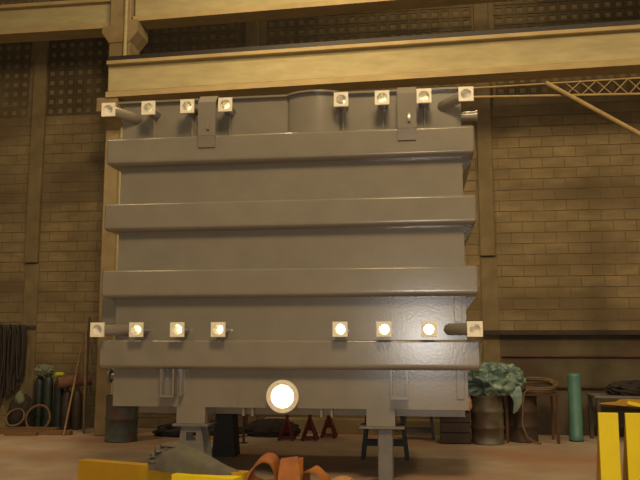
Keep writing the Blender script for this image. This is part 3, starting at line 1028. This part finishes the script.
# heap: tall knotted end, tapering to a flat tail
mb = MB()
NU, NV = 60, 32
A, B = Vector((-2.12, 5.875, 0)), Vector((-1.40, 5.68, 0))
vs_ = []
for i in range(NU + 1):
    u = i / NU
    if u < 0.24:
        hgt = 0.155 * math.sin(min(1, (u + 0.03) / 0.25) * math.pi / 2) ** 0.5
    else:
        hgt = 0.155 * (0.5 + 0.5 * math.cos(min(1, (u - 0.24) / 0.80) * math.pi)) ** 0.85
    wdt = 0.125 * max(0.0, 1 - abs(u - 0.4) ** 2.2 * 2.4) + 0.012
    c = A.lerp(B, u)
    for j in range(NV + 1):
        q = math.pi * j / NV
        fold = noise.noise(Vector((u * 2.2 + 5, math.cos(q) * 3.4 + u * 2.5, 0.7))) + 0.5 * noise.noise(Vector((u * 5 + 2, math.cos(q) * 6 - u * 5, 4.1)))
        hh = hgt * math.sin(q) ** 0.7 * (1 + 0.20 * fold)
        ww = wdt * math.cos(q) * (1 + 0.22 * noise.noise(Vector((u * 6, q * 1.2, 9.3))))
        vs_.append((c.x + nrm.x * ww, c.y + nrm.y * ww, zt - 0.02 * abs(math.cos(q)) ** 4 + max(hh, 0.0)))
fs_ = []
for i in range(NU):
    for j in range(NV):
        a = i * (NV + 1) + j
        fs_.append((a, a + 1, a + NV + 2, a + NV + 1))
mb.add(vs_, fs_)
mb.build('cloth_heap', 'grey_cloth', t, smooth=60)
for k, (dx, dz, sx, sz) in enumerate([(-2.12, 0.03, 0.085, 0.035), (-2.10, 0.082, 0.088, 0.035), (-2.07, 0.122, 0.08, 0.032), (-2.03, 0.150, 0.068, 0.028)]):
    lump('cloth_fold', 'grey_cloth', (dx + 0.02, 5.885, zt + dz), (sx, 0.11, sz), 31 + k, t, wr=0.28, fr=1.6, sub=4, ridge=False)

# crate that carries the slings
t = thing('wooden_crate', (-0.9, 5.2, 0), 'low wooden crate under the orange slings', 'crate')
CZ = 0.645
for i in range(5):
    y0 = 4.95 + i * 0.105
    MB().box(-1.30, -0.40, y0, y0 + 0.095, CZ - 0.025, CZ).build('plank', 'wood', t, smooth=0)
for i in range(4):
    MB().box(-1.30, -0.40, 4.95, 4.97, 0.02 + i * 0.155, 0.16 + i * 0.155).build('plank', 'wood', t, smooth=0)
    MB().box(-1.30, -0.40, 5.445, 5.465, 0.02 + i * 0.155, 0.16 + i * 0.155).build('plank', 'wood', t, smooth=0)
for x in (-1.30, -0.42):
    MB().box(x, x + 0.02, 4.97, 5.445, 0, CZ - 0.025).build('end_panel', 'wood', t, smooth=0)

# orange webbing slings
def smooth_path(P, n):
    P = [Vector(p) for p in P]
    out = []
    for i in range(len(P) - 1):
        p0, p1, p2, p3 = P[max(0, i - 1)], P[i], P[i + 1], P[min(len(P) - 1, i + 2)]
        for k in range(n):
            s = k / n
            out.append(0.5 * ((2 * p1) + (p2 - p0) * s + (2 * p0 - 5 * p1 + 4 * p2 - p3) * s * s + (3 * p1 - p0 - 3 * p2 + p3) * s ** 3))
    out.append(P[-1])
    return out


lp = smooth_path([(-1.06, 5.30, CZ + 0.022), (-1.14, 5.25, CZ + 0.018), (-1.205, 5.2, CZ + 0.07), (-1.175, 5.2, CZ + 0.15),
                  (-1.11, 5.2, CZ + 0.205), (-1.05, 5.21, CZ + 0.195), (-1.022, 5.24, CZ + 0.13), (-1.015, 5.26, CZ + 0.06)], 8)
o = MB().ribbon(lp, (0.010, 0.06, 0.02), 0.012).build('lifting_sling', 'orange_web', smooth=60)
tag(o, 'orange webbing sling looped up in an arch on the crate', 'sling', 'orange slings on the crate')
lp = smooth_path([(-0.94, 5.34, CZ + 0.008), (-0.95, 5.32, CZ + 0.12), (-0.94, 5.25, CZ + 0.200), (-0.925, 5.16, CZ + 0.11), (-0.915, 5.10, CZ + 0.03), (-0.905, 5.03, CZ + 0.012)], 8)
mb = MB().ribbon(lp, [(0.068 + 0.008 * math.sin(i * 0.3), -0.005, 0.022 - 0.0008 * i) for i in range(len(lp))], 0.014)
lp2 = smooth_path([(-0.885, 5.33, CZ + 0.006), (-0.88, 5.31, CZ + 0.12), (-0.875, 5.28, CZ + 0.195), (-0.87, 5.24, CZ + 0.11), (-0.865, 5.21, CZ + 0.006)], 7)
mb.ribbon(lp2, (0.018, 0.025, 0.0), 0.012)
o = mb.build('lifting_sling', 'orange_web', smooth=60)
tag(o, 'wide orange sling folded into a standing peak on the crate', 'sling', 'orange slings on the crate')
lp = smooth_path([(-0.835, 5.30, CZ + 0.008), (-0.83, 5.28, CZ + 0.09), (-0.775, 5.25, CZ + 0.13), (-0.705, 5.23, CZ + 0.095), (-0.675, 5.21, CZ + 0.03), (-0.65, 5.2, CZ + 0.010)], 8)
o = MB().ribbon(lp, [(0.016, 0.075, 0.008 * math.sin(i * 0.5)) for i in range(len(lp))], 0.014).build('lifting_sling', 'orange_web', smooth=60)
tag(o, 'orange sling bunched in a low rounded mound on the crate', 'sling', 'orange slings on the crate')
tag(MB().tube(smooth_path([(-1.19, 5.05, CZ + 0.012), (-1.11, 5.12, CZ + 0.035), (-1.04, 5.18, CZ + 0.05)], 6), 0.012, 8).build('sling_shackle_pin', 'grey_steel'),
    'thin grey steel rod lying through the orange sling loop', 'rod')
tag(lump('tan_cloth', 'tan_cloth', (-0.575, 5.28, CZ + 0.03), (0.08, 0.09, 0.05), 41, wr=0.3, sub=3, floor_z=CZ), 'small tan cloth at the end of the orange slings', 'cloth')

# ------------------------------------------------------------------ yellow posts on the right
for i, (x0, x1, lab) in enumerate([(1.322, 1.470, 'bright yellow steel post nearest the teal cylinder'),
                                   (1.523, 1.672, 'bright yellow steel post beside the other yellow post')]):
    t = thing('yellow_post', ((x0 + x1) / 2, 6.25, 0), lab, 'post', 'yellow posts on the floor')
    MB().box(x0, x1, 6.20, 6.225, 0.012, 1.093, c=0.003).build('face_plate', 'yellow', t, smooth=0)
    MB().prism([(6.224, 0.012), (6.224, 1.05), (6.26, 1.05), (6.62, 0.012)], 'x', x0 + 0.01, x0 + 0.03).build('side_fin', 'yellow_dark', t, smooth=0)
    MB().prism([(6.224, 0.012), (6.224, 1.05), (6.26, 1.05), (6.62, 0.012)], 'x', x1 - 0.03, x1 - 0.01).build('side_fin', 'yellow_dark', t, smooth=0)
    MB().box(x0 - 0.02, x1 + 0.02, 6.16, 6.64, 0, 0.013).build('base_plate', 'yellow_dark', t, smooth=0)

t = thing('yellow_barricade', (2.1, 7.2, 0), 'yellow steel barricade with a pointed nose behind the yellow posts', 'barricade')
MB().prism([(1.55, 1.085), (1.80, 1.065), (2.9, 1.01), (2.9, 1.09), (1.80, 1.125), (1.74, 1.12), (1.70, 1.10)], 'y', 7.16, 7.24).build('nose_beam', 'yellow_dark', t, smooth=0)
MB().bar((1.97, 7.2, 1.05), (1.97, 7.2, 0.0), 0.07, 0.07, up=(0, 1, 0)).build('leg', 'yellow_dark', t, smooth=0)
MB().bar((2.7, 7.2, 1.02), (2.7, 7.2, 0.0), 0.07, 0.07, up=(0, 1, 0)).build('leg', 'yellow_dark', t, smooth=0)
MB().bar((1.78, 7.15, 1.10), (2.5, 7.14, 0.96), 0.03, 0.03).build('strap', 'yellow', t, smooth=0)
